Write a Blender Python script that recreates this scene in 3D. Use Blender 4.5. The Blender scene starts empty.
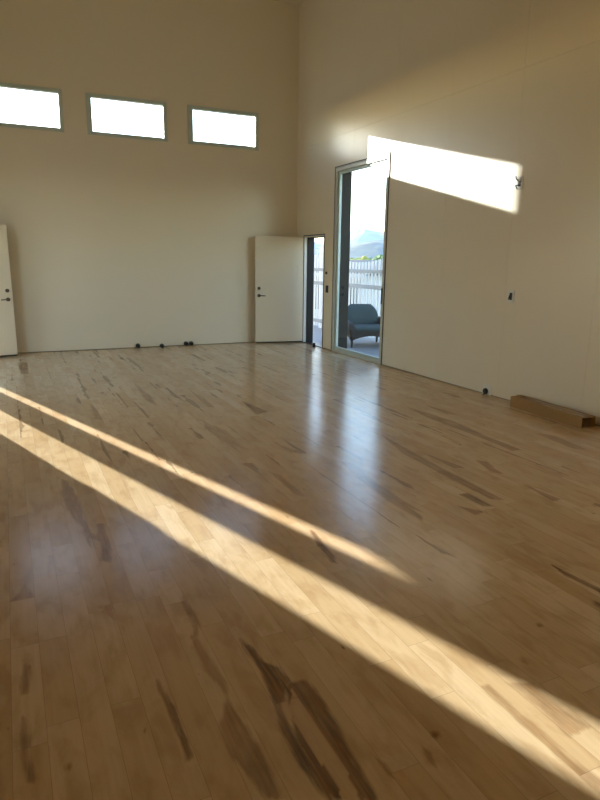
import bpy, bmesh, math, random
from mathutils import Vector, Matrix
random.seed(11)
C = bpy.context.scene.collection
S = bpy.context.scene
PI = math.pi

# ------------------------------------------------------------------ materials
def new_mat(name):
    m = bpy.data.materials.new(name); m.use_nodes = True
    nt = m.node_tree; nt.nodes.clear()
    o = nt.nodes.new('ShaderNodeOutputMaterial')
    b = nt.nodes.new('ShaderNodeBsdfPrincipled')
    nt.links.new(b.outputs[0], o.inputs[0])
    return m, nt, b, o

def N(nt, t, **kw):
    n = nt.nodes.new(t)
    for k, v in kw.items(): setattr(n, k, v)
    return n

def plain(name, col, rough=.5, metal=0, spec=.5, var=.06, scale=8, bump=0, bscale=60, stretch=(1, 1, 1)):
    """paint, metal, cloth: a base colour with a soft noise variation and an optional bump"""
    m, nt, b, o = new_mat(name)
    tc = N(nt, 'ShaderNodeTexCoord'); mp = N(nt, 'ShaderNodeMapping')
    mp.inputs['Scale'].default_value = stretch
    nt.links.new(tc.outputs['Object'], mp.inputs[0])
    no = N(nt, 'ShaderNodeTexNoise'); no.inputs['Scale'].default_value = scale; no.inputs['Detail'].default_value = 4
    nt.links.new(mp.outputs[0], no.inputs['Vector'])
    mx = N(nt, 'ShaderNodeMix', data_type='RGBA')
    mx.inputs[6].default_value = (*[c * (1 - var) for c in col], 1)
    mx.inputs[7].default_value = (*[min(1, c * (1 + var)) for c in col], 1)
    nt.links.new(no.outputs[0], mx.inputs[0]); nt.links.new(mx.outputs[2], b.inputs['Base Color'])
    b.inputs['Roughness'].default_value = rough; b.inputs['Metallic'].default_value = metal
    b.inputs['Specular IOR Level'].default_value = spec
    if bump:
        n2 = N(nt, 'ShaderNodeTexNoise'); n2.inputs['Scale'].default_value = bscale; n2.inputs['Detail'].default_value = 3
        nt.links.new(mp.outputs[0], n2.inputs['Vector'])
        bp = N(nt, 'ShaderNodeBump'); bp.inputs['Strength'].default_value = bump; bp.inputs['Distance'].default_value = .01
        nt.links.new(n2.outputs[0], bp.inputs['Height']); nt.links.new(bp.outputs[0], b.inputs['Normal'])
    return m

def glass_mat(name, tint=(.97, .99, .98)):
    """thin pane: clear, with the mirror share that Fresnel gives a sheet of glass"""
    m = bpy.data.materials.new(name); m.use_nodes = True
    nt = m.node_tree; nt.nodes.clear()
    o = N(nt, 'ShaderNodeOutputMaterial'); t = N(nt, 'ShaderNodeBsdfTransparent'); g = N(nt, 'ShaderNodeBsdfGlossy')
    t.inputs[0].default_value = (*tint, 1); g.inputs['Roughness'].default_value = .02
    fr = N(nt, 'ShaderNodeFresnel'); fr.inputs[0].default_value = 1.45
    mx = N(nt, 'ShaderNodeMixShader')
    ge = N(nt, 'ShaderNodeNewGeometry'); mu = N(nt, 'ShaderNodeMath', operation='SUBTRACT'); mu.use_clamp = True   # the mirror share comes from the outer faces
    nt.links.new(fr.outputs[0], mu.inputs[0]); nt.links.new(ge.outputs['Backfacing'], mu.inputs[1])
    nt.links.new(mu.outputs[0], mx.inputs[0]); nt.links.new(t.outputs[0], mx.inputs[1]); nt.links.new(g.outputs[0], mx.inputs[2])
    nt.links.new(mx.outputs[0], o.inputs[0])
    return m

WALL = (.83, .755, .605)
M = {}
M['wall'] = plain('cream_wall_paint', WALL, rough=.27, spec=.4, var=.02, scale=1.3, bump=.05, bscale=35)
M['ceil'] = plain('ceiling_paint', (.70, .64, .50), rough=.8, var=.03, scale=1.5)
M['core'] = plain('wall_core', (.30, .26, .20), rough=.9)
M['door'] = plain('white_door_paint', (.78, .675, .50), rough=.4, var=.02, scale=3)
M['doorframe'] = plain('door_frame_paint', (.74, .71, .64), rough=.4, var=.02)
M['alu'] = plain('grey_green_aluminium', (.56, .64, .59), rough=.45, metal=.1, var=.04)
M['alug'] = plain('grey_casing', (.36, .38, .36), rough=.45, metal=.1, var=.05)
M['alul'] = plain('pale_aluminium', (.60, .62, .56), rough=.4, metal=.1, var=.05)
M['alud'] = plain('dark_grey_jamb', (.045, .042, .038), rough=.8, spec=.15, var=.1)
M['seal'] = plain('black_rubber', (.012, .012, .012), rough=.6)
M['bronze'] = plain('dark_nickel', (.13, .11, .085), rough=.32, metal=.9)
M['steel'] = plain('satin_nickel', (.45, .42, .36), rough=.3, metal=.95)
M['black'] = plain('black_plastic', (.012, .012, .013), rough=.45)
M['whitep'] = plain('white_plastic', (.78, .78, .74), rough=.4)
M['glass'] = glass_mat('clear_pane')
M['card'] = plain('brown_cardboard', (.36, .215, .08), rough=.85, var=.10, scale=5, bump=.1, bscale=90, stretch=(1, .2, 1))
M['carddark'] = plain('cardboard_inside', (.20, .125, .06), rough=.9, var=.1)
M['tape'] = plain('packing_tape', (.36, .25, .13), rough=.25)
M['vinyl'] = plain('white_fence_vinyl', (.82, .82, .84), rough=.5, var=.03)
M['vinyl_shade'] = plain('shaded_fence_rail', (.40, .41, .44), rough=.6, var=.04)  # shading of the rails put into a greyer copy of the vinyl
M['deck'] = plain('grey_deck_boards', (.30, .29, .29), rough=.75, var=.2, scale=6, stretch=(7, .7, 1))
M['terrace'] = plain('pale_concrete', (.40, .38, .34), rough=.9, var=.1, scale=3)
M['stucco'] = plain('tan_stucco', (.60, .54, .44), rough=.9, var=.06, scale=20, bump=.3)
M['wicker'] = None
M['teal'] = plain('teal_cushion_fabric', (.06, .10, .112), rough=.9, var=.08, scale=30, bump=.25, bscale=260)
M['leaf'] = plain('green_leaves', (.10, .17, .045), rough=.8, var=.35, scale=14, bump=.6, bscale=30)
M['leafy'] = plain('yellow_green_leaves', (.33, .33, .07), rough=.8, var=.35, scale=14, bump=.6, bscale=30)
M['bark'] = plain('bark', (.12, .085, .06), rough=.9, var=.2)
M['dirt'] = plain('dry_ground', (.21, .185, .12), rough=.95, var=.3, scale=.4)
M['scrub'] = plain('scrub_hill', (.11, .12, .085), rough=.95, var=.5, scale=.03)
M['hillm'] = plain('dry_hillside', (.24, .22, .12), rough=.95, var=.5, scale=.2)
M['ridge'] = plain('rocky_range', (.24, .22, .19), rough=.95, var=.5, scale=.004)
M['roof'] = plain('dark_roof', (.05, .055, .07), rough=.8, var=.2)
M['siding'] = plain('pale_siding', (.62, .60, .60), rough=.8, var=.05)
M['pane_dark'] = plain('dark_window', (.02, .025, .03), rough=.1)
M['pinkwall'] = plain('rose_stucco', (.45, .27, .25), rough=.85, var=.1)
M['lampm'] = plain('lamp_housing', (.6, .6, .58), rough=.4)

def wicker():
    m, nt, b, o = new_mat('dark_wicker')
    tc = N(nt, 'ShaderNodeTexCoord')
    w1 = N(nt, 'ShaderNodeTexWave', bands_direction='Z'); w1.inputs['Scale'].default_value = 18; w1.inputs['Distortion'].default_value = 1
    w2 = N(nt, 'ShaderNodeTexWave', bands_direction='DIAGONAL'); w2.inputs['Scale'].default_value = 16
    for w in (w1, w2): nt.links.new(tc.outputs['Object'], w.inputs['Vector'])
    mu = N(nt, 'ShaderNodeMath', operation='MULTIPLY')
    nt.links.new(w1.outputs['Fac'], mu.inputs[0]); nt.links.new(w2.outputs['Fac'], mu.inputs[1])
    cr = N(nt, 'ShaderNodeValToRGB')
    cr.color_ramp.elements[0].color = (.010, .008, .007, 1); cr.color_ramp.elements[1].color = (.05, .036, .028, 1)
    nt.links.new(mu.outputs[0], cr.inputs[0]); nt.links.new(cr.outputs[0], b.inputs['Base Color'])
    bp = N(nt, 'ShaderNodeBump'); bp.inputs['Strength'].default_value = .6; bp.inputs['Distance'].default_value = .01
    nt.links.new(mu.outputs[0], bp.inputs['Height']); nt.links.new(bp.outputs[0], b.inputs['Normal'])
    b.inputs['Roughness'].default_value = .6
    return m
M['wicker'] = wicker()

# ------------------------------------------------------------------ mesh helpers
def box(bm, x0, x1, y0, y1, z0, z1, bev=0, mat=None):
    r = bmesh.ops.create_cube(bm, size=1)
    vs = r['verts']
    for v in vs:
        v.co = Vector((x0 + (v.co.x + .5) * (x1 - x0), y0 + (v.co.y + .5) * (y1 - y0), z0 + (v.co.z + .5) * (z1 - z0)))
    if mat: bmesh.ops.transform(bm, matrix=mat, verts=vs)
    if bev:
        es = list({e for v in vs for e in v.link_edges})
        bmesh.ops.bevel(bm, geom=es, offset=bev, segments=2, affect='EDGES', profile=.5)
    return vs

def cyl(bm, p0, p1, r0, r1=None, seg=16):
    r1 = r0 if r1 is None else r1
    p0, p1 = Vector(p0), Vector(p1); d = p1 - p0
    q = Vector((0, 0, 1)).rotation_difference(d.normalized()).to_matrix().to_4x4()
    mt = Matrix.Translation((p0 + p1) / 2) @ q
    bmesh.ops.create_cone(bm, cap_ends=True, segments=seg, radius1=r0, radius2=r1, depth=d.length, matrix=mt)

def tube(bm, pts, r, seg=8):
    for a, b in zip(pts, pts[1:]): cyl(bm, a, b, r, r, seg)
    for p in pts[1:-1]:
        bmesh.ops.create_uvsphere(bm, u_segments=seg, v_segments=6, radius=r, matrix=Matrix.Translation(p))

def obj(name, bm, m, parent=None, smooth=False, loc=None, rz=None):
    me = bpy.data.meshes.new(name); bmesh.ops.recalc_face_normals(bm, faces=bm.faces); bm.to_mesh(me); bm.free()
    if isinstance(m, (list, tuple)):
        for k in m: me.materials.append(k)
    else: me.materials.append(m)
    if smooth:
        for p in me.polygons: p.use_smooth = True
    o = bpy.data.objects.new(name, me); C.objects.link(o)
    if parent: o.parent = parent
    if loc: o.location = loc
    if rz is not None: o.rotation_euler = (0, 0, rz)
    return o

def tag(o, label=None, cat=None, group=None, kind=None):
    if label: o['label'] = label
    if cat: o['category'] = cat
    if group: o['group'] = group
    if kind: o['kind'] = kind
    return o

def empty(name, loc=(0, 0, 0), rz=0, **kw):
    o = bpy.data.objects.new(name, None); C.objects.link(o)
    o.location = loc; o.rotation_euler = (0, 0, rz); o.empty_display_size = .1
    return tag(o, **kw)

BM = bmesh.new

def rects(u0, u1, v0, v1, holes):
    """split a rectangle with rectangular holes into solid rectangles"""
    us = sorted({u0, u1, *[h[k] for h in holes for k in (0, 1) if u0 < h[k] < u1]})
    vs = sorted({v0, v1, *[h[k] for h in holes for k in (2, 3) if v0 < h[k] < v1]})
    out = []
    for a, b in zip(us, us[1:]):
        run = None
        for c, d in zip(vs, vs[1:]):
            cu, cv = (a + b) / 2, (c + d) / 2
            hole = any(h[0] < cu < h[1] and h[2] < cv < h[3] for h in holes)
            if hole:
                if run: out.append(run); run = None
            else: run = (a, b, run[2] if run else c, d)
        if run: out.append(run)
    return out

# ------------------------------------------------------------------ the room's measures (metres)
XL, XR, YB, YF, H = -6.12, 0.0, 0.0, -14.2, 6.16
TR, TL, TB = .19, .12, .20
ZT, ZB = 4.2444, 3.597                       # clerestory windows, outside of frame
WIN = [(-5.535, -4.2167), (-3.8514, -2.5172), (-2.1421, -.8105)]
DR = (-1.1976, -.3502, 0, 2.06)              # right doorway
SR = (-3.2556, -1.5596, 0, 3.1693)           # right patio door
DL = (-1.305, -.523, 0, 2.115)                # left doorway
SL = (-3.32, -1.86, 0, 3.17)               # left patio door
PT = .012                                    # wall board thickness
GAP = .014                                   # gap left under the boards

def wall(name, axis, face, out, u0, u1, holes, t, u_seams, z_seams, seam, label):
    """boards with open joints on a solid core; axis is the wall's normal"""
    bm = BM()
    def slab(a, b, c, d, n0, n1, mi):
        n0, n1 = sorted((n0, n1))
        vs = box(bm, n0, n1, a, b, c, d) if axis == 'x' else box(bm, a, b, n0, n1, c, d)
        for f in {f for v in vs for f in v.link_faces}: f.material_index = mi
    for a, b, c, d in rects(u0, u1, -.05, H, [(h[0], h[1], h[2] - .1 if h[2] == 0 else h[2], h[3]) for h in holes]):
        slab(a, b, c, d, face + out * PT, face + out * t, 1)
    us = [u0] + [u for u in u_seams if u0 < u < u1] + [u1]
    zs = [GAP] + z_seams + [H]
    for a, b in zip(us, us[1:]):
        for c, d in zip(zs, zs[1:]):
            for r in rects(a + (seam / 2 if a > u0 else 0), b - (seam / 2 if b < u1 else 0),
                           c + (seam / 2 if c > GAP else 0), d - (seam / 2 if d < H else 0), holes):
                slab(*r, face, face + out * PT, 0)
    return tag(obj(name, bm, [M['wall'], M['core']]), label, 'wall', kind='structure')

wh = [(a, b, ZB, ZT) for a, b in WIN]
wall('wall_back', 'y', YB, 1, XL - TL, XR + TR, wh, TB, [], [], 0,
     'cream back wall with a row of high windows')
wall('wall_right', 'x', XR, 1, YF, YB, [DR, SR], TR, sorted(-.95 - 1.22 * k for k in range(0, 11)), [3.66], .0019,
     'cream panelled right wall with the sunlit patch and tall glass door')
wall('wall_left', 'x', XL, -1, YF, YB, [DL, SL], TL, [], [3.66], .002, 'cream left wall with an open doorway')
wall('wall_front', 'y', YF, -1, XL - TL, XR + TR, [], .2, [], [3.66], .002, 'cream wall behind the viewer')
bm = BM(); box(bm, XL - TL, XR + TR, YF - .2, YB + TB, H, H + .2)
tag(obj('ceiling', bm, M['ceil']), 'high cream ceiling', 'ceiling', kind='structure')

# ------------------------------------------------------------------ maple floor: one mesh, planks with their own tone and heartwood
CAM = Vector((-5.2722, -11.3726, 1.5814)); YAW, PIT, ROL, FOC = .4426, .2224, .0127, 611.9013
cf = Vector((math.sin(YAW) * math.cos(PIT), math.cos(YAW) * math.cos(PIT), -math.sin(PIT)))
cr = Vector((math.cos(YAW), -math.sin(YAW), 0)); cu = cr.cross(cf)
CR = cr * math.cos(ROL) + cu * math.sin(ROL); CU = -cr * math.sin(ROL) + cu * math.cos(ROL)
def on_floor(px, py):
    d = cf + CR * ((px - 300) / FOC) - CU * ((py - 400) / FOC); t = -CAM.z / d.z
    return CAM.x + d.x * t, CAM.y + d.y * t
PW, X_JOINT = .1085, -5.058
# brown heartwood figures of the real boards, read off the photograph: (x0, y0, scale, darkness, outline)
FIG = [
 (150, 560, .3, .75, [(105,120),(125,145),(165,215),(155,262),(138,262),(148,230),(118,170)]),
 (150, 560, .3, .72, [(150,250),(200,330),(250,400),(265,470),(300,520),(340,575),(370,640),(455,800),(385,800),(320,710),(270,660),(235,580),(230,545),(250,500),(255,460),(235,420),(180,370),(140,290)]),
 (150, 560, .3, .85, [(22,398),(37,430),(60,468),(88,490),(104,560),(143,652),(125,668),(100,590),(68,520),(48,475),(24,440)]),
 (150, 560, .3, .95, [(298,262),(330,285),(380,342),(430,355),(455,385),(470,400),(455,420),(447,470),(444,500),(475,570),(525,650),(610,765),(610,815),(570,775),(500,692),(438,570),(398,440),(368,370),(308,290)]),
 (270, 620, .3, .9, [(78,205),(122,198),(185,280),(263,420),(293,480),(352,570),(368,610),(330,610),(268,480),(212,400),(148,310),(98,240)]),
 (270, 620, .3, .28, [(50,210),(100,205),(260,430),(350,600),(210,600),(90,400)]),
 (270, 620, .3, 1., [(538,372),(556,370),(566,384),(556,396),(540,390)]),
 (270, 620, .3, .75, [(500,425),(540,440),(554,492),(528,478)]),
 (270, 620, .3, .7, [(355,465),(378,478),(410,522),(396,520)]),
 (0, 580, .275, .75, [(93,305),(108,312),(102,412),(78,420),(76,390)]),
 (0, 580, .275, .8, [(78,492),(94,498),(101,650),(124,730),(93,740),(83,650)]),
 (0, 580, .275, .6, [(90,15),(122,62),(36,78),(70,50)]),
 (0, 580, .275, .55, [(356,95),(408,85),(418,148),(392,130)]),
 (0, 580, .275, .7, [(240,668),(258,666),(266,680),(252,692),(238,686)]),
 (420, 580, .3, .66, [(203,355),(228,348),(330,448),(420,508),(500,588),(610,672),(610,722),(520,645),(400,533),(300,443)]),
 (420, 580, .3, .64, [(285,342),(370,340),(405,380),(570,490),(500,522),(390,422)]),
 (420, 580, .3, .55, [(330,345),(375,340),(395,362),(360,365)]),
 (420, 580, .3, .55, [(390,385),(410,392),(520,490),(500,500)]),
 (420, 580, .3, .9, [(388,146),(402,146),(410,154),(394,157)]),
 (420, 580, .3, .7, [(330,255),(345,262),(362,280),(345,274)]),
 (420, 580, .3, .75, [(515,-5),(545,-3),(605,32),(605,48)]),
 (420, 580, .3, .8, [(578,68),(600,78),(606,92),(588,84)]),
 (420, 580, .3, .35, [(100,150),(200,205),(300,300),(345,330),(270,320),(160,220)]),
 (0, 440, .3, .75, [(203,128),(226,138),(258,190),(283,265),(302,308),(325,318),(320,280),(342,278),(368,340),(368,408),(338,402),(335,340),(300,327),(312,362),(293,342),(268,287),(238,252),(213,212)]),
 (180, 380, .4, .5, [(400,203),(432,208),(500,263),(605,340),(605,352),(520,302),(440,242)]),
 (180, 380, .4, .65, [(153,52),(218,78),(192,87)]),
 (180, 380, .4, .65, [(258,148),(322,184),(300,184)]),
 (180, 380, .4, .4, [(55,98),(105,128),(155,188),(110,155),(65,122)]),
 (180, 380, .4, .55, [(152,208),(182,207),(205,238)]),
 (180, 380, .4, .5, [(222,228),(252,238),(315,292),(288,287)]),
 (180, 380, .4, .9, [(326,376),(336,382),(384,440),(398,462),(380,455),(345,415)]),
 (180, 380, .4, .5, [(20,20),(45,40),(90,70),(60,62)]),
 (380, 380, .3667, .55, [(5,150),(100,202),(200,256),(340,328),(300,324),(180,264),(60,198)]),
 (380, 380, .3667, .55, [(70,72),(200,112),(300,157),(385,190),(362,193),(250,148),(130,103)]),
 (380, 380, .3667, .5, [(115,198),(235,240),(200,240)]),
 (380, 380, .3667, .65, [(212,312),(240,308),(315,346),(280,344)]),
 (380, 380, .3667, .55, [(262,218),(292,223),(334,257),(300,249)]),
 (380, 380, .3667, .65, [(212,343),(284,360),(260,368)]),
 (380, 380, .3667, .55, [(396,287),(494,325),(470,331)]),
 (380, 380, .3667, .45, [(416,143),(480,152),(565,190),(530,188)]),
 (380, 380, .3667, .5, [(-3,287),(115,360),(60,343)]),
 (380, 380, .3667, .65, [(97,422),(210,485),(168,472)]),
 (380, 380, .3667, .75, [(470,505),(610,572),(610,586),(500,533)]),
 (380, 380, .3667, .5, [(120,66),(215,95),(180,93)]),
 (0, 340, .5, .45, [(180,128),(195,140),(205,160),(190,158)]),
 (0, 340, .5, .45, [(268,85),(300,110),(315,132),(290,120)]),
 (0, 340, .5, .35, [(400,160),(450,180),(500,222),(450,205)]),
 (0, 340, .5, .5, [(35,45),(55,45),(58,68),(42,68)]),
 (0, 340, .5, .4, [(485,122),(535,145),(510,143)]),
 (0, 340, .5, .4, [(400,110),(430,135),(415,134)]),
 (0, 340, .5, .4, [(540,200),(600,225),(580,225)]),
]
FIGW = [(min(1, dk + .2) if sc > .32 else dk, [on_floor(x0 + sc * a, y0 + sc * b) for a, b in pts]) for x0, y0, sc, dk, pts in FIG]
FIGB = [(min(p[0] for p in q), max(p[0] for p in q), min(p[1] for p in q), max(p[1] for p in q)) for _, q in FIGW]
def edge_dist(x, y, poly):
    m = 9
    for (xa, ya), (xb, yb) in zip(poly, poly[1:] + poly[:1]):
        dx, dy = xb - xa, yb - ya; l = dx * dx + dy * dy
        t = max(0, min(1, ((x - xa) * dx + (y - ya) * dy) / l)) if l else 0
        m = min(m, math.hypot(x - xa - t * dx, y - ya - t * dy))
    return m
def inside(x, y, poly):
    r = False; j = len(poly) - 1
    for i in range(len(poly)):
        xi, yi = poly[i]; xj, yj = poly[j]
        if (yi > y) != (yj > y) and x < (xj - xi) * (y - yi) / (yj - yi) + xi: r = not r
        j = i
    return r
def build_floor():
    V, F, UV, tone, streak, seed, ln, ctr, stain, dark = [], [], [], [], [], [], [], [], [], []
    R = random.Random(5)
    k0 = math.floor((XL - .1 - X_JOINT) / PW); x = X_JOINT + k0 * PW
    X1 = XR + TR
    while x < X1:
        xe = x + PW
        y = YB + .05 + R.uniform(0, .9)
        while y > YF - .05:
            L = R.choice([.3, .4, .55, .6, .75, .9, .9, 1.1, 1.3, 1.6]) * R.uniform(.85, 1.15)
            ya, yb = max(YF - .05, y - L), min(y, YB + .05)
            y -= L
            if yb - ya < .01: continue
            t = min(1, max(0, R.gauss(.5, .16))); s = R.random(); sd_ = R.random() * 100; c = R.choice([0, 1, .25, .75, R.random()])
            figs = [i for i, b in enumerate(FIGB) if b[0] < xe and b[1] > x and b[2] < yb and b[3] > ya]
            near = yb < -7.2 and x > -5.6 and x < -2.0 or figs
            s = 0 if near else (0 if s < .68 else R.uniform(.35, 1.0))
            nu, nv = (12, max(2, int((yb - ya) / .014))) if figs else (1, 1)
            b0 = len(V)
            for jv in range(nv + 1):
                for iu in range(nu + 1):
                    px, py = x + PW * iu / nu, ya + (yb - ya) * jv / nv
                    V.append((px, py, 0))
                    st = dk = 0
                    for i in figs:
                        b = FIGB[i]
                        if b[0] - .03 <= px <= b[1] + .03 and b[2] - .03 <= py <= b[3] + .03:
                            q = edge_dist(px, py, FIGW[i][1]); ins = inside(px, py, FIGW[i][1])
                            c_ = max(0, min(1, .5 + (q if ins else -q) / .045))
                            if c_ > st: st = c_
                            if c_ > 0: dk = max(dk, FIGW[i][0])
                    stain.append(st); dark.append(dk)
            for jv in range(nv):
                for iu in range(nu):
                    a = b0 + jv * (nu + 1) + iu
                    F.append((a, a + 1, a + nu + 2, a + nu + 1))
                    u0, u1, v0, v1 = iu / nu, (iu + 1) / nu, jv / nv, (jv + 1) / nv
                    UV += [(u0, v0), (u1, v0), (u1, v1), (u0, v1)]
                    tone.append(t); streak.append(s); seed.append(sd_); ln.append(yb - ya); ctr.append(c)
        x = xe
    me = bpy.data.meshes.new('floor'); me.from_pydata(V, [], F); me.update()
    uvl = me.uv_layers.new(name='plank')
    uvl.data.foreach_set('uv', [q for p in UV for q in p])
    for nm, dat, dom in (('tone', tone, 'FACE'), ('streak', streak, 'FACE'), ('seed', seed, 'FACE'), ('len', ln, 'FACE'), ('ctr', ctr, 'FACE'), ('stain', stain, 'POINT'), ('dark', dark, 'POINT')):
        me.attributes.new(nm, 'FLOAT', dom).data.foreach_set('value', dat)
    o = bpy.data.objects.new('floor', me); C.objects.link(o)
    return tag(o, 'glossy maple plank floor with brown heartwood streaks', 'floor', kind='structure')

def floor_mat():
    m, nt, b, o = new_mat('maple_planks')
    L = nt.links.new
    def at(n): a = N(nt, 'ShaderNodeAttribute', attribute_name=n); return a.outputs['Fac']
    def mth(op, a, b_=None, c=None, clamp=False):
        n = N(nt, 'ShaderNodeMath', operation=op); n.use_clamp = clamp
        for i, v in enumerate((a, b_, c)):
            if v is None: continue
            if isinstance(v, (int, float)): n.inputs[i].default_value = v
            else: L(v, n.inputs[i])
        return n.outputs[0]
    def smooth(v, lo, hi):
        n = N(nt, 'ShaderNodeMapRange', interpolation_type='SMOOTHSTEP')
        n.inputs[1].default_value = lo; n.inputs[2].default_value = hi; L(v, n.inputs[0]); return n.outputs[0]
    def mix(f, a, c, mode='MIX'):
        n = N(nt, 'ShaderNodeMix', data_type='RGBA', blend_type=mode)
        for i, v in ((0, f), (6, a), (7, c)):
            if isinstance(v, tuple): n.inputs[i].default_value = (*v, 1)
            elif isinstance(v, (int, float)): n.inputs[i].default_value = v
            else: L(v, n.inputs[i])
        return n.outputs[2]
    tone, streak, seed, ln = at('tone'), at('streak'), at('seed'), at('len')
    tc = N(nt, 'ShaderNodeTexCoord'); sp = N(nt, 'ShaderNodeSeparateXYZ'); L(tc.outputs['Object'], sp.inputs[0])
    def noise(sx, sy, zoff, scale=1, detail=4, rough=.55, dist=0):
        cb = N(nt, 'ShaderNodeCombineXYZ')
        L(mth('MULTIPLY', sp.outputs[0], sx), cb.inputs[0]); L(mth('MULTIPLY', sp.outputs[1], sy), cb.inputs[1])
        L(mth('ADD', mth('MULTIPLY', seed, 3.7), zoff), cb.inputs[2])
        n = N(nt, 'ShaderNodeTexNoise'); n.inputs['Scale'].default_value = scale; n.inputs['Detail'].default_value = detail
        n.inputs['Roughness'].default_value = rough; n.inputs['Distortion'].default_value = dist
        L(cb.outputs[0], n.inputs['Vector']); return n.outputs['Fac']
    ctr, stain = at('ctr'), at('stain')
    uv = N(nt, 'ShaderNodeUVMap', uv_map='plank'); su = N(nt, 'ShaderNodeSeparateXYZ'); L(uv.outputs[0], su.inputs[0])
    u, v = su.outputs[0], su.outputs[1]
    base = mix(smooth(tone, .05, .95), (.61, .425, .23), (.755, .58, .365))
    grain = noise(55, 2.6, 0, detail=6)
    base = mix(mth('MULTIPLY', smooth(grain, .35, .75), .22), base, (.46, .29, .14))
    cloud = noise(12, 4.5, 5, detail=4, dist=.4)
    base = mix(mth('MULTIPLY', smooth(cloud, .42, .72), .5), base, (.43, .255, .115))
    # heartwood: a brown tongue along one side or the middle of chosen planks
    wav = noise(2, 2.2, 11, detail=4, rough=.6)
    wid = mth('MULTIPLY', streak, mth('MULTIPLY', mth('SUBTRACT', wav, .40), 2.0))
    hm = smooth(mth('SUBTRACT', wid, mth('ABSOLUTE', mth('SUBTRACT', u, ctr))), .0, .12)
    # figures with an outline of their own
    edge = noise(45, 6, 51, detail=5)
    sm = mth('MULTIPLY', at('dark'), smooth(mth('ADD', stain, mth('MULTIPLY', mth('SUBTRACT', edge, .5), 1.0)), .25, .75))
    inner = noise(45, 2.2, 23, detail=5)
    hcol = mix(smooth(inner, .32, .68), (.075, .033, .012), (.24, .115, .042))
    base = mix(mth('MULTIPLY', hm, .62), base, hcol)
    fine = noise(75, 3.0, 61, detail=6, rough=.65)
    deep = mix(smooth(fine, .36, .66), (.055, .024, .010), (.25, .105, .036))
    pale = mix(smooth(fine, .36, .66), (.25, .115, .04), (.46, .25, .10))
    fcol = mix(smooth(mth('ADD', at('dark'), mth('MULTIPLY', mth('SUBTRACT', cloud, .5), .8)), .40, .95), pale, deep)
    base = mix(mth('MULTIPLY', sm, mth('ADD', .62, mth('MULTIPLY', smooth(noise(16, 3.0, 71, detail=4), .30, .65), .30))), base, fcol)
    # small knots and mineral flecks
    k = noise(20, 7, 31, detail=2)
    base = mix(mth('MULTIPLY', smooth(k, .73, .79), .7), base, (.085, .04, .016))
    du = mth('MULTIPLY', mth('MINIMUM', u, mth('SUBTRACT', 1, u)), PW)
    dv = mth('MULTIPLY', mth('MINIMUM', v, mth('SUBTRACT', 1, v)), ln)
    j = smooth(mth('MINIMUM', du, dv), .0003, .0014)
    col = mix(j, mix(.45, base, (.16, .09, .04)), base)
    L(col, b.inputs['Base Color'])
    rn = noise(5, 5, 40, detail=3)
    mr = N(nt, 'ShaderNodeMapRange'); mr.inputs[3].default_value = .17; mr.inputs[4].default_value = .25; L(rn, mr.inputs[0])
    L(mr.outputs[0], b.inputs['Roughness'])
    b.inputs['Specular IOR Level'].default_value = .5
    bp = N(nt, 'ShaderNodeBump'); bp.inputs['Strength'].default_value = .25; bp.inputs['Distance'].default_value = .002
    L(mth('ADD', j, mth('MULTIPLY', grain, .06)), bp.inputs['Height']); L(bp.outputs[0], b.inputs['Normal'])
    return m
fl = build_floor(); fl.data.materials.append(floor_mat())
bm = BM(); box(bm, XL - TL, XR + TR, YF - .2, YB + TB, -.25, -.012)
tag(obj('floor_slab', bm, M['core']), 'concrete slab under the plank floor', 'floor', kind='structure')

# ------------------------------------------------------------------ clerestory windows
def frame4(bm, axis, n0, n1, u0, u1, v0, v1, w, bottom=True, bev=.003):
    def b(a, c, d, e):
        if axis == 'x': box(bm, n0, n1, a, c, d, e, bev)
        else: box(bm, a, c, n0, n1, d, e, bev)
    b(u0, u0 + w, v0, v1); b(u1 - w, u1, v0, v1); b(u0 + w, u1 - w, v1 - w, v1)
    if bottom: b(u0 + w, u1 - w, v0, v0 + w)

WL = ['leftmost of the three high windows, cut by the picture edge', 'middle one of the three high windows in the back wall',
      'rightmost of the three high windows, nearest the room corner']
for i, (a, b_) in enumerate(WIN):
    e = empty(f'window_{i+1}', ((a + b_) / 2, 0, ZB), label=WL[i], cat='window', kind='structure')
    off = Vector((-(a + b_) / 2, 0, -ZB))
    def put(o): o.location = off; return o
    bm = BM(); frame4(bm, 'y', -.016, .05, a, b_, ZB, ZT, .056); box(bm, a + .048, a + .075, -.016, .05, ZB + .049, ZT - .049, .002); put(obj('window_frame', bm, M['alu'], e))
    bm = BM(); frame4(bm, 'y', .005, .045, a + .075, b_ - .05, ZB + .05, ZT - .05, .012, bev=.002); put(obj('glazing_bead', bm, M['alul'], e))
    bm = BM(); box(bm, a + .08, b_ - .055, .024, .03, ZB + .055, ZT - .055); put(obj('pane', bm, M['glass'], e))
    bm = BM(); frame4(bm, 'y', .05, TB + .01, a - .001, b_ + .001, ZB - .001, ZT + .001, .03); box(bm, a + .029, a + (.135 if i == 2 else .10), .15, TB + .01, ZB + .029, ZT - .029); put(obj('reveal_with_sun_trim', bm, M['doorframe'], e))  # reveal, plus a hidden left strip added to trim the sun patch

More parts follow.
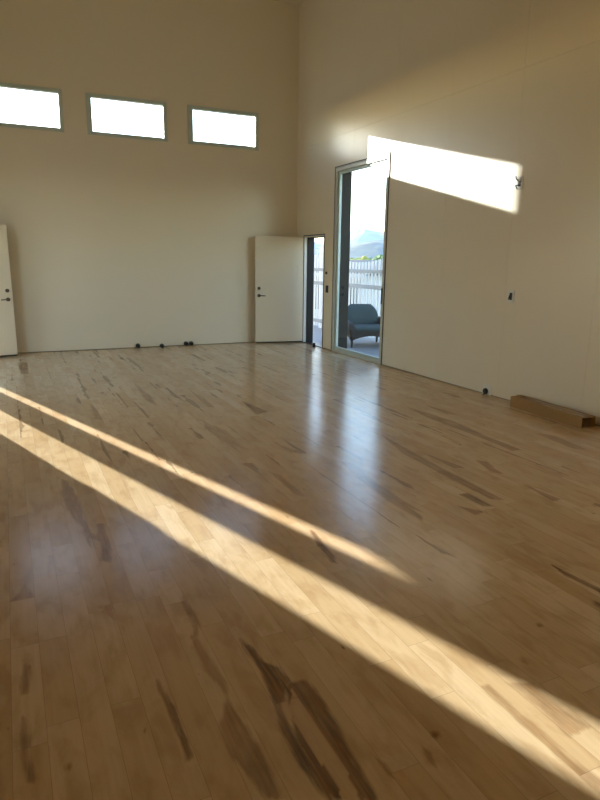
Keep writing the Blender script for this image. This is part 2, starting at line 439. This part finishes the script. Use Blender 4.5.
# ------------------------------------------------------------------ hinged doors
def hinged_door(name, face, out, D, t, hinge_y, latch_xy, label, s, top=2.045):
    """frame in the wall (parts) and a leaf swung into the room; face = wall plane x, out = +1 right wall / -1 left wall"""
    e = empty(name, (face, hinge_y, 0), label=label, cat='door', kind='structure')
    off = Vector((-face, -hinge_y, 0))
    n0, n1 = sorted((face - out * .004, face + out * (t + .01)))
    bm = BM()
    w = .022
    box(bm, n0, n1, D[0], D[0] + w, .0, D[3], .002); box(bm, n0, n1, D[1] - w, D[1], .0, D[3], .002)
    box(bm, n0, n1, D[0] + w, D[1] - w, D[3] - w, D[3], .002)
    o = obj('door_frame', bm, M['doorframe'], e); o.location = off
    bm = BM()
    m0, m1 = sorted((face + out * .055, face + out * (t + .012)))
    box(bm, m0, m1, D[0] + w, D[0] + w + .012, 0, D[3] - w); box(bm, m0, m1, D[1] - w - .012, D[1] - w, 0, D[3] - w)
    box(bm, m0, m1, D[0] + w + .012, D[1] - w - .012, D[3] - w - .012, D[3] - w)
    o = obj('door_stop', bm, M['alud'], e); o.location = off
    bm = BM(); box(bm, n0, n1, D[0] + w, D[1] - w, .0, .014, .003)
    o = obj('threshold', bm, M['bronze'], e); o.location = off
    # weather strip seen as the dark outline of the frame
    bm = BM(); k0, k1 = sorted((face - out * .006, face - out * .001))
    frame4(bm, 'x', k0, k1, D[0] - .016, D[1] + .016, .0, D[3] + .016, .016, bottom=False, bev=0)
    o = obj('weather_strip', bm, M['seal'], e); o.location = off
    # leaf in its own frame: local +X from hinge to latch
    lx, ly = latch_xy; dx, dy = lx - face, ly - hinge_y
    W = math.hypot(dx, dy); ang = math.atan2(dy, dx)
    th = .044
    bm = BM(); box(bm, .01, W, -th / 2, th / 2, .035, top, .003)
    leaf = obj('door_leaf', bm, M['door'], e, loc=(0, 0, 0), rz=ang)
    bm = BM(); box(bm, .012, W - .002, -th / 2 + .004, th / 2 - .004, .016, .036)
    obj('door_sweep', bm, M['seal'], leaf)
    for side in (-1, 1):
        yf = side * th / 2
        bm = BM()
        cyl(bm, (W - .07, yf, .93), (W - .07, yf + side * .012, .93), .032, .030, 24)
        cyl(bm, (W - .07, yf, .93), (W - .07, yf + side * .05, .93), .012)
        tube(bm, [Vector((W - .07, yf + side * .05, .93)), Vector((W - .12, yf + side * .055, .93)), Vector((W - .185, yf + side * .05, .928))], .0095)
        obj('lever_handle', bm, M['bronze'], leaf, smooth=False)
        bm = BM()
        cyl(bm, (W - .07, yf, 1.07), (W - .07, yf + side * .014, 1.07), .031, .027, 24)
        if side == s: box(bm, W - .075, W - .065, yf + side * .014 - .002, yf + side * .014 + .016 * side, 1.055, 1.085) if side > 0 else box(bm, W - .075, W - .065, yf - .03, yf - .012, 1.055, 1.085)
        obj('deadbolt', bm, M['bronze'], leaf)
    for hz in (.24, 1.03, 1.82):
        bm = BM(); cyl(bm, (-.002, s * .026, hz - .05), (-.002, s * .026, hz + .05), .009)
        box(bm, -.002, .03, s * .022 - .003, s * .022 + .003, hz - .05, hz + .05)
        obj('hinge', bm, M['steel'], leaf)
    return e
hinged_door('door_1', XR, 1, DR, TR, -.335, (-.945, -.165), 'white flush door standing open in the far right corner of the room', -1)
hinged_door('door_2', XL, -1, DL, TL, -.54, (-5.21, -.34), 'white flush door standing open at the left edge of the picture', -1, 2.085)

# ------------------------------------------------------------------ tall glass patio doors
def patio_door(name, face, out, D, t, deep, label):
    e = empty(name, (face, (D[0] + D[1]) / 2, 0), label=label, cat='door', kind='structure')
    off = Vector((-face, -(D[0] + D[1]) / 2, 0))
    def put(o): o.location = off; return o
    def nx(a, b): return sorted((face + out * a, face + out * b))
    y0, y1, _, h = D
    bm = BM(); frame4(bm, 'x', *nx(-.007, .02), y0, y1, .0, h, .026, bottom=False); put(obj('casing', bm, M['alug'], e))
    bm = BM(); frame4(bm, 'x', *nx(-.009, .0), y0 - .002, y1 + .002, .0, h + .002, .011, bottom=False, bev=0); put(obj('gasket', bm, M['alud'], e))
    bm = BM(); a, b = nx(-.004, .075)
    frame4(bm, 'x', a, b, y0 + .026, y1 - .026, .0, h - .026, .052, bottom=False)
    box(bm, a, b, y0 + .078, y1 - .078, .0, .045, .003)
    put(obj('outer_frame', bm, M['alul'], e))
    bm = BM(); a, b = nx(.02, .068)
    frame4(bm, 'x', a, b, y0 + .078, y1 - .078, .045, h - .078, .045)
    put(obj('sash', bm, M['alu'], e))
    bm = BM(); a, b = nx(.04, .046); box(bm, a, b, y0 + .118, y1 - .118, .085, h - .118); put(obj('pane', bm, M['glass'], e))
    bm = BM(); a, b = nx(.075, deep)
    frame4(bm, 'x', a, b, y0 + .005, y1 - .005, -.02, h - .005, .045); put(obj('jamb_lining', bm, M['alud'], e))
    bm = BM(); a, b = nx(-.022, -.010); ym = y0 + .06
    box(bm, a, b, ym - .012, ym + .012, .95, 1.20, .003); put(obj('pull_handle', bm, M['bronze'], e))
    return e
patio_door('door_3', XR, 1, SR, TR, .30, 'tall glass patio door in the right wall with the deck behind it')
patio_door('door_4', XL, -1, SL, TL, .12, 'tall glass patio door in the left wall outside the picture')

# ------------------------------------------------------------------ fittings on the walls
def elec_box(name, y, z, w, h, label, wires):
    e = empty(name, (XR, y, z), label=label, cat='electrical box')
    bm = BM(); frame4(bm, 'x', -.006, .0, -w / 2, w / 2, -h / 2, h / 2, .028, bev=.001); obj('plaster_ring', bm, M['whitep'], e)
    bm = BM(); box(bm, -.003, -.0005, -w / 2 + .028, w / 2 - .028, -h / 2 + .028, h / 2 - .028); obj('box_recess', bm, M['black'], e)
    for pts, m, nm in wires:
        bm = BM(); tube(bm, [Vector(p) for p in pts], .008 if nm == 'cable_stub' else .006); obj(nm, bm, M[m], e)
    return e
elec_box('electrical_box', -5.905, 2.467, .10, .13, 'open electrical box with loose wires at the end of the sunlit patch',
         [([(-.003, -.01, .03), (-.035, -.02, .02), (-.04, -.05, .05)], 'whitep', 'wire'),
          ([(-.003, .01, -.02), (-.04, .02, -.03), (-.045, -.01, -.065)], 'black', 'wire'),
          ([(-.003, .015, .02), (-.03, .03, .045), (-.035, .035, .075)], 'black', 'wire')])
elec_box('electrical_box', -5.92, 1.218, .10, .14, 'small white framed electrical box low on the right wall above the cardboard box',
         [([(-.003, 0, .025), (-.03, -.004, .005), (-.032, .006, -.035)], 'black', 'wire')])
e = empty('switch_box', (XR, -1.345, 1.10), label='black uncovered switch box between the open door and the glass door', cat='electrical box')
bm = BM(); box(bm, -.010, 0, -.045, .045, -.065, .065, .004); obj('cover', bm, M['black'], e)
bm = BM(); box(bm, -.016, -.009, -.014, .014, -.03, .03, .002); obj('switch_rocker', bm, M['seal'], e)
e = empty('wall_sensor', (XR, -1.31, 1.386), label='small dark knob on the wall above the black switch box', cat='sensor')
bm = BM(); cyl(bm, (0, 0, 0), (-.012, 0, 0), .028, .024, 20); obj('base', bm, M['bronze'], e)
bm = BM(); cyl(bm, (-.012, 0, 0), (-.03, 0, 0), .012, .01); obj('button', bm, M['black'], e)

def grommet(loc, rz, label, group=None, plate=False, r=.032):
    e = empty('cable_stub', loc, rz, label=label, cat='cable stub', group=group)
    if plate:
        bm = BM(); box(bm, -.06, .085, -.006, 0, .0, .125, .003); obj('wall_plate', bm, M['whitep'], e)
    bm = BM(); cyl(bm, (0, -.006 if plate else 0, .042), (0, -.022, .042), r + .008, r + .006, 20); obj('flange', bm, M['black'], e)
    bm = BM(); cyl(bm, (0, -.02, .042), (0, -.03 if plate else -.075, .042), r, r * .92, 20)
    obj('cap', bm, M['black'], e)
    bm = BM(); cyl(bm, (0, -.03, .042 - r * .9), (0, -.05, .0), .008); obj('tail', bm, M['seal'], e)
    return e
g = 'black cable stubs along the foot of the back wall'
grommet((-3.19, 0, 0), 0, 'leftmost black cable stub at the foot of the back wall', g)
grommet((-2.79, 0, 0), 0, 'black cable stub lying a little forward on the floor, second from left', g).location.y = -.17
grommet((-2.295, 0, 0), 0, 'left one of the close pair of black stubs by the back wall', g)
grommet((-2.19, 0, 0), 0, 'right one of the close pair of black stubs by the back wall', g, r=.03)
grommet((XR, -5.64, 0), -PI / 2, 'black socket on a white plate low on the wall beside the cardboard box', plate=True)
e = empty('door_stop', (-.075, -1.0, 0), label='small black door stop on the floor in the open doorway', cat='door stop')
bm = BM(); cyl(bm, (0, 0, 0), (0, 0, .012), .03, .03, 20); obj('base', bm, M['black'], e)
bm = BM(); cyl(bm, (0, 0, .012), (0, 0, .075), .022, .026, 20); obj('post', bm, M['seal'], e)

# ------------------------------------------------------------------ long cardboard box along the right wall
e = empty('cardboard_box', (-.118, -6.755, 0), math.radians(-3.5), label='long flat brown cardboard box lying along the right wall', cat='box')
LB, WB, HB, T = 1.04, .175, .112, .005
bm = BM()
box(bm, -WB / 2, WB / 2, -LB / 2, LB / 2, .0, T); box(bm, -WB / 2, WB / 2, -LB / 2, LB / 2, HB - T, HB)
box(bm, -WB / 2, -WB / 2 + T, -LB / 2, LB / 2, T, HB - T); box(bm, WB / 2 - T, WB / 2, -LB / 2, LB / 2, T, HB - T)
box(bm, -WB / 2 + T, WB / 2 - T, LB / 2 - T, LB / 2, T, HB - T)
obj('carton', bm, M['card'], e)
bm = BM()
box(bm, -WB / 2 + .006, WB / 2 - .006, -LB / 2 + .025, -LB / 2 + .028, .006, HB - .02); obj('inner_flap', bm, M['carddark'], e)
bm = BM(); box(bm, -.002, .002, -.03, .03, 0, HB - 2 * T - .004, mat=Matrix.Translation((WB / 2 - .03, -LB / 2 + .034, T + .001)) @ Matrix.Rotation(.5, 4, 'Z'))
obj('end_flap', bm, M['card'], e)
bm = BM(); box(bm, -.03, .03, -LB / 2, LB / 2, HB, HB + .0006); obj('tape_strip', bm, M['tape'], e)
bm = BM(); box(bm, -.01, .05, LB / 2 - .09, LB / 2 - .005, HB, HB + .012, .004); obj('top_flap', bm, M['card'], e)

# ------------------------------------------------------------------ outdoors on the right: deck, fence, chair
ZD = -.03
bm = BM()
for k in range(14):
    x0 = .205 + k * .145
    box(bm, x0, x0 + .139, -9, 9, ZD - .03, ZD, .003)
box(bm, .2, 2.3, -9, 9, -.3, ZD - .03)
tag(obj('deck', bm, M['deck']), 'grey board deck outside the glass door', 'deck', kind='structure')

FX = 1.78
def fence():
    e = empty('picket_fence', (FX, 2, ZD), label='white picket fence with a scalloped top behind the deck chair', cat='fence')
    def top(y):
        s = 3.5; u = ((y - .55 + s / 2) % s) - s / 2
        return 1.585 + .26 * (u / (s / 2)) ** 2 - ZD
    def rail(z, h, d=.035):
        bm = BM(); box(bm, -.034 - d, -.034, -6, 6, z - ZD, z - ZD + h, .004); obj('rail', bm, M['vinyl_shade'], e)
    rail(1.36, .075); rail(1.03, .085); rail(.10, .085)
    y = -5.95
    while y < 5.95:
        bm = BM(); h = top(y + 2)
        box(bm, -.034, -.012, y - .031, y + .031, .03, h, .003)
        obj('picket', bm, M['vinyl'], e); y += .135
    for k in range(-2, 3):
        yy = .55 + 1.75 + 3.5 * k - 2
        if abs(yy) > 6.2: continue
        bm = BM(); box(bm, -.06, .06, yy - .06, yy + .06, 0, 1.95, .005)
        obj('post', bm, M['vinyl'], e)
        bm = BM(); box(bm, -.075, .075, yy - .075, yy + .075, 1.95, 1.98, .004); cyl(bm, (0, yy, 1.98), (0, yy, 2.04), .07, .01, 4)
        obj('post_cap', bm, M['vinyl'], e)
fence()

def loft(bm, rings, close=True):
    vr = [[bm.verts.new(p) for p in r] for r in rings]
    n = len(rings[0])
    for a, b in zip(vr, vr[1:]):
        for i in range(n):
            bm.faces.new((a[i], a[(i + 1) % n], b[(i + 1) % n], b[i]))
    bm.faces.new(vr[0][::-1]); bm.faces.new(vr[-1])

def subsurf(o, lv=2):
    md = o.modifiers.new('Subdivision', 'SUBSURF'); md.levels = lv; md.render_levels = lv; return o

def armchair(loc, rz):
    e = empty('wicker_armchair', loc, rz, label='dark wicker armchair with teal cushions on the deck behind the glass door', cat='chair')
    W, D = .86, .74            # faces local -Y
    bm = BM()                   # seat base with arched aprons
    n = 12
    for side in ('f', 'b', 'l', 'r'):
        L0 = (W if side in 'fb' else D) / 2 - .02
        for i in range(n):
            u0, u1 = -L0 + 2 * L0 * i / n, -L0 + 2 * L0 * (i + 1) / n
            um = (u0 + u1) / 2 / L0
            zb = .13 + .085 * (1 - um * um)
            if side == 'f': box(bm, u0, u1, -D / 2, -D / 2 + .03, zb, .32)
            if side == 'b': box(bm, u0, u1, D / 2 - .03, D / 2, zb, .32)
            if side == 'l': box(bm, -W / 2, -W / 2 + .03, u0, u1, zb, .32)
            if side == 'r': box(bm, W / 2 - .03, W / 2, u0, u1, zb, .32)
    box(bm, -W / 2 + .02, W / 2 - .02, -D / 2 + .02, D / 2 - .02, .27, .31)
    obj('seat_base', bm, M['wicker'], e)
    for sx in (-1, 1):
        bm = BM()
        # arm: a rounded roll sweeping down at the front
        prof = [(-D / 2 - .01, .28), (-D / 2 - .02, .36), (-D / 2 + .03, .425), (-D / 2 + .14, .46), (0, .48), (D / 2 - .05, .51)]
        rings = []
        for (y, z) in prof:
            x = sx * (W / 2 - .02)
            rings.append([(x + .055 * math.cos(a), y + .02 * math.sin(a) * (1 if z < .45 else 0), z + .03 * math.sin(a)) for a in [2 * PI * k / 10 for k in range(10)]])
        loft(bm, rings)
        n2 = 8
        for i in range(n2):
            ya, yb = -D / 2 + D * i / n2, -D / 2 + D * (i + 1) / n2
            zt = .35 + .11 * min(1, (i + .5) / 2.2) + .02 * i / n2
            box(bm, min(sx * (W / 2 - .045), sx * W / 2), max(sx * (W / 2 - .045), sx * W / 2), ya, yb, .30, zt)
        obj('armrest', bm, M['wicker'], e)
        for sy in (-1, 1):
            bm = BM(); cyl(bm, (sx * (W / 2 - .035), sy * (D / 2 - .035), 0), (sx * (W / 2 - .03), sy * (D / 2 - .03), .30), .02, .032, 10)
            obj('leg', bm, M['wicker'], e)
    # back: a woven shell with rounded shoulders
    bm = BM()
    cols = 14
    def shoulder(u): return .75 - .16 * abs(u) ** 3.2
    front, back = [], []
    for i in range(cols + 1):
        u = -1 + 2 * i / cols
        zt = shoulder(u)
        x = u * (W / 2 - .03)
        lean = lambda z: .10 * (z - .3) / .5
        front.append([(x * (1 - .08 * (z - .3)), D / 2 - .06 - .03 * u * u + lean(z), z) for z in [.28 + (zt - .28) * k / 6 for k in range(7)]])
    for i in range(cols):
        for k in range(6):
            a = [front[i][k], front[i + 1][k], front[i + 1][k + 1], front[i][k + 1]]
            bm.faces.new([bm.verts.new(p) for p in a])
    bmesh.ops.remove_doubles(bm, verts=bm.verts, dist=1e-4)
    o = obj('back_shell', bm, M['wicker'], e, smooth=True)
    md = o.modifiers.new('Thickness', 'SOLIDIFY'); md.thickness = .04; md.offset = 0
    # cushions
    bm = BM(); box(bm, -.355, .355, -D / 2 - .02, D / 2 - .14, .31, .40, .03)
    obj('seat_cushion', bm, M['teal'], e, smooth=True)
    bm = BM(); rings = []
    for k in range(9):
        t = k / 8; z = .39 + .40 * t
        hw = .375 * (1 - .42 * t ** 3.5); yc = D / 2 - .17 + .11 * t; th = .075 * (1 - .75 * t ** 5) * (.75 + .25 * min(1, t * 5))
        rings.append([(hw * math.copysign(abs(math.cos(a)) ** .55, math.cos(a)), yc + th * math.copysign(abs(math.sin(a)) ** .8, math.sin(a)), z) for a in [2 * PI * (j + .5) / 20 for j in range(20)]])
    loft(bm, rings)
    obj('back_cushion', bm, M['teal'], e, smooth=True)
armchair((1.13, -.86, ZD), math.radians(-10))

# ------------------------------------------------------------------ beyond the fence
def blob_crown(bm, c, r, n, seed, squash=.8):
    R = random.Random(seed)
    for k in range(n):
        d = Vector((R.gauss(0, 1), R.gauss(0, 1), R.gauss(0, 1))).normalized() * r * R.uniform(.2, .75)
        d.z *= squash
        rr = r * R.uniform(.14, .3)
        res = bmesh.ops.create_icosphere(bm, subdivisions=2, radius=rr, matrix=Matrix.Translation(Vector(c) + d))
        for v in res['verts']:
            v.co += Vector((R.gauss(0, 1), R.gauss(0, 1), R.gauss(0, 1))) * rr * .12

def tree(x, y, z0, h, r, m, seed, label):
    e = empty('tree', (x, y, z0), label=label, cat='tree', group='trees beyond the white fence')
    bm = BM(); cyl(bm, (0, 0, 0), (0, 0, h - r), r * .12, r * .06, 8); obj('trunk', bm, M['bark'], e)
    bm = BM(); blob_crown(bm, (0, 0, h - r * .8), r, 90, seed); obj('crown', bm, M[m], e)

ZG = -.6
bm = BM()
# ground falling gently away from the house
g = [(2.3, -.4), (8, -1.4), (30, -3.2), (60, -5), (300, -9), (3000, -9), (9000, -9)]
prev = None
for x, z in g:
    cur = [bm.verts.new((x, yy, z)) for yy in (-6000, -40, 60, 12000)]
    if prev:
        for i in range(3): bm.faces.new((prev[i], cur[i], cur[i + 1], prev[i + 1]))
    prev = cur
tag(obj('ground', bm, M['dirt']), 'dry ground beyond the deck', 'ground', kind='structure')
bm = BM(); box(bm, -30000, 2.3, -30000, 30000, -.9, -.42)
tag(obj('yard', bm, M['dirt']), 'dry level ground around the building', 'ground', kind='structure')
def gz(x):
    for (a, za), (b, zb) in zip(g, g[1:]):
        if a <= x <= b: return za + (zb - za) * (x - a) / (b - a)
    return -9
def along(tan_right, dist):
    """a spot seen at that direction (dx/dy) from the room, at that distance"""
    d = Vector((tan_right, 1)).normalized() * dist
    return CAM.x + d.x, CAM.y + d.y
def dirx(px): # direction through the photograph's column at eye height
    a = .4426 + math.atan((px - 300) / 627.0)
    return math.tan(a)
def ztop(py, d): return CAM.z + (262 - py) / 640 * d
tx = [(359.5, 62, 254.5, 1.5, 'leafy', 'rounded yellow green tree above the middle of the white fence'),
      (349.5, 76, 257, 1.1, 'leaf', 'small green tree left of the yellow green tree'),
      (368, 74, 257.5, 1.1, 'leaf', 'green tree just right of the yellow green tree'),
      (381.5, 42, 252, 1.1, 'leaf', 'green bush behind the taller pickets at the right of the glass')]
for i, (px, d, py, r, m, lab) in enumerate(tx):
    x, y = along(dirx(px), d); tree(x, y, gz(x), ztop(py, d) - gz(x), r, m, 20 + i, lab)

def house(px, d, w, dep, py, mw, label, rz=.3):
    x, y = along(dirx(px), d); hh = (ztop(py, d) - gz(x)) / 1.28
    e = empty('house', (x, y, gz(x)), rz, label=label, cat='house', group='houses down the slope')
    bm = BM(); box(bm, -dep / 2, dep / 2, -w / 2, w / 2, 0, hh); obj('wall', bm, M[mw], e)
    bm = BM(); rh = hh * .28; o = .4
    A = [(-dep / 2 - o, -w / 2 - o, hh), (dep / 2 + o, -w / 2 - o, hh), (dep / 2 + o, w / 2 + o, hh), (-dep / 2 - o, w / 2 + o, hh), (0, -w / 2 - o, hh + rh), (0, w / 2 + o, hh + rh)]
    v = [bm.verts.new(p) for p in A]
    for f in ((0, 3, 5, 4), (1, 4, 5, 2), (0, 4, 1), (3, 2, 5), (0, 1, 2, 3)): bm.faces.new([v[i] for i in f])
    obj('roof', bm, M['roof'], e)
    bm = BM(); box(bm, -dep / 2 - o - .02, -dep / 2 - o + .06, -w / 2 - o, w / 2 + o, hh - .1, hh + .08); obj('fascia', bm, M['siding'], e)
    for k in range(4):
        yy = -w / 2 + w * (k + .5) / 4
        bm = BM(); box(bm, -dep / 2 - .03, -dep / 2 + .02, yy - .55, yy + .55, hh * .35, hh * .8); obj('window', bm, M['pane_dark'], e)
house(350, 34, 7, 6, 259.5, 'siding', 'pale house with dark windows behind the left pickets of the fence')
house(306, 66, 8, 7, 256, 'pinkwall', 'rose coloured house seen through the fence in the open doorway')
house(371, 90, 9, 8, 260, 'siding', 'pale house further down the slope behind the teal chair')

def ridge(name, d0, depth, a0, a1, prof, m, label, seed, n=90):
    """a mountain range: angles as photograph columns at distance d0, heights by prof(px) as slope above eye level"""
    bm = BM(); R = random.Random(seed)
    from mathutils import noise as mn
    rows = []
    K = 10
    for k in range(K + 1):
        t = k / K; row = []
        for i in range(n + 1):
            px = a0 + (a1 - a0) * i / n
            d = d0 + depth * t
            x, y = along(dirx(px), d)
            crest = prof(px) * (d0 + depth * .6) + 11.6
            s = math.sin(min(1, t / .6) * PI / 2) ** 1.3 if t <= .6 else max(0, 1 - (t - .6) / .4)
            v = mn.fractal(Vector((x * 6 / d0, y * 6 / d0, seed)), 1, 2, 5)
            z = -10 + crest * s * (1 + .10 * v) + crest * .10 * v * (1 if t < .95 and t > .05 else 0) * (1 - .6 * s)
            row.append(bm.verts.new((x, y, z)))
        rows.append(row)
    for a, b in zip(rows, rows[1:]):
        for i in range(n): bm.faces.new((a[i], a[i + 1], b[i + 1], b[i]))
    return tag(obj(name, bm, M[m], smooth=False), label, 'hills', kind='structure')
ridge('hills_near', 2400, 900, 150, 700, lambda p: .0235 + .005 * math.sin((p - 340) / 20) + (.00015 * (p - 345) if p > 345 else 0), 'scrub', 'low blue hills above the white fence', 3)
ridge('mountains_far', 6500, 2500, 120, 760, lambda p: .041 + .009 * math.sin((p - 345) / 22) + .004 * math.sin(p / 9), 'ridge', 'pale far mountain range on the horizon', 8)

ridge('hillside', 330, 160, 300, 760, lambda p: -.020 + .040 / (1 + math.exp(-(p - 377) / 4)), 'hillm', 'olive brown hillside at the right of the glass door view', 5)

# hazy air over the valley
def haze():
    bm = BM(); box(bm, 250, 11000, -3000, 11800, -8, 900)
    m = bpy.data.materials.new('valley_haze'); m.use_nodes = True
    nt = m.node_tree; nt.nodes.clear()
    o = N(nt, 'ShaderNodeOutputMaterial'); v = N(nt, 'ShaderNodeVolumeScatter')
    v.inputs['Color'].default_value = (.26, .45, 1, 1); v.inputs['Density'].default_value = .00006; v.inputs['Anisotropy'].default_value = .3
    nt.links.new(v.outputs[0], o.inputs['Volume'])
    ob = tag(obj('outside_haze', bm, m), 'blue haze over the valley in front of the mountains', 'haze', kind='stuff')
haze()

# unseen block added beyond the back wall to shade the fence, paved terrace on the left
bm = BM(); box(bm, -1.05, XR + TR, 3.6, 16, -.4, 4.15); box(bm, -1.15, XR + TR + .1, 3.5, 16.1, 4.15, 4.3)
tag(obj('fence_shade_block', bm, M['stucco']), 'unseen stucco block added beyond the back wall to shade the fence', 'wall', kind='structure')
bm = BM(); box(bm, -60, XL - TL - .02, -40, 60, -.4, -.02)
tag(obj('terrace', bm, M['terrace']), 'pale paved terrace outside the left doors', 'terrace', kind='structure')

# ------------------------------------------------------------------ light: sun and sky
SUN_S, SUN_E = .331, .256
sd = Vector((SUN_S, -1, -SUN_E))
sl = bpy.data.lights.new('sun', 'SUN'); sl.energy = 20.5; sl.angle = math.radians(.53); sl.color = (1, .985, .94)
so = bpy.data.objects.new('sun', sl); C.objects.link(so)
so.rotation_euler = Vector((0, 0, -1)).rotation_difference(sd.normalized()).to_euler()
so.location = (-10, 20, 12)
w = bpy.data.worlds.new('sky'); S.world = w; w.use_nodes = True
nt = w.node_tree; nt.nodes.clear()
wo = N(nt, 'ShaderNodeOutputWorld'); bg = N(nt, 'ShaderNodeBackground'); sky = N(nt, 'ShaderNodeTexSky')
sky.sky_type = 'NISHITA'; sky.sun_disc = False
sky.sun_elevation = math.atan(SUN_E / math.hypot(1, SUN_S)); sky.sun_rotation = -math.atan(SUN_S)
sky.air_density = 1; sky.dust_density = .4; sky.ozone_density = 1
bg.inputs[1].default_value = .9
wb = N(nt, 'ShaderNodeMix', data_type='RGBA', blend_type='MULTIPLY'); wb.inputs[0].default_value = 1; wb.inputs[7].default_value = (.95, .99, 1.08, 1)   # the camera's white balance
nt.links.new(sky.outputs[0], wb.inputs[6]); nt.links.new(wb.outputs[2], bg.inputs[0]); nt.links.new(bg.outputs[0], wo.inputs[0])

# ------------------------------------------------------------------ camera
cd = bpy.data.cameras.new('camera'); co = bpy.data.objects.new('camera', cd); C.objects.link(co)
r2, u2, f = CR, CU, cf
co.matrix_world = Matrix(((r2.x, u2.x, -f.x, CAM.x), (r2.y, u2.y, -f.y, CAM.y), (r2.z, u2.z, -f.z, CAM.z), (0, 0, 0, 1)))
cd.sensor_fit = 'VERTICAL'; cd.sensor_height = 36; cd.lens = FOC / 800 * 36
cd.clip_start = .05; cd.clip_end = 30000
S.camera = co
S.view_settings.view_transform = 'Standard'; S.view_settings.look = 'None'
S.view_settings.gamma = 1; S.view_settings.exposure = 0.12
try: S.view_settings.use_curve_mapping = False
except Exception: pass
cy = S.cycles
cy.use_denoising = True; cy.caustics_reflective = False; cy.caustics_refractive = False
cy.max_bounces = 14; cy.diffuse_bounces = 10; cy.glossy_bounces = 4; cy.transparent_max_bounces = 16
cy.sample_clamp_indirect = 6
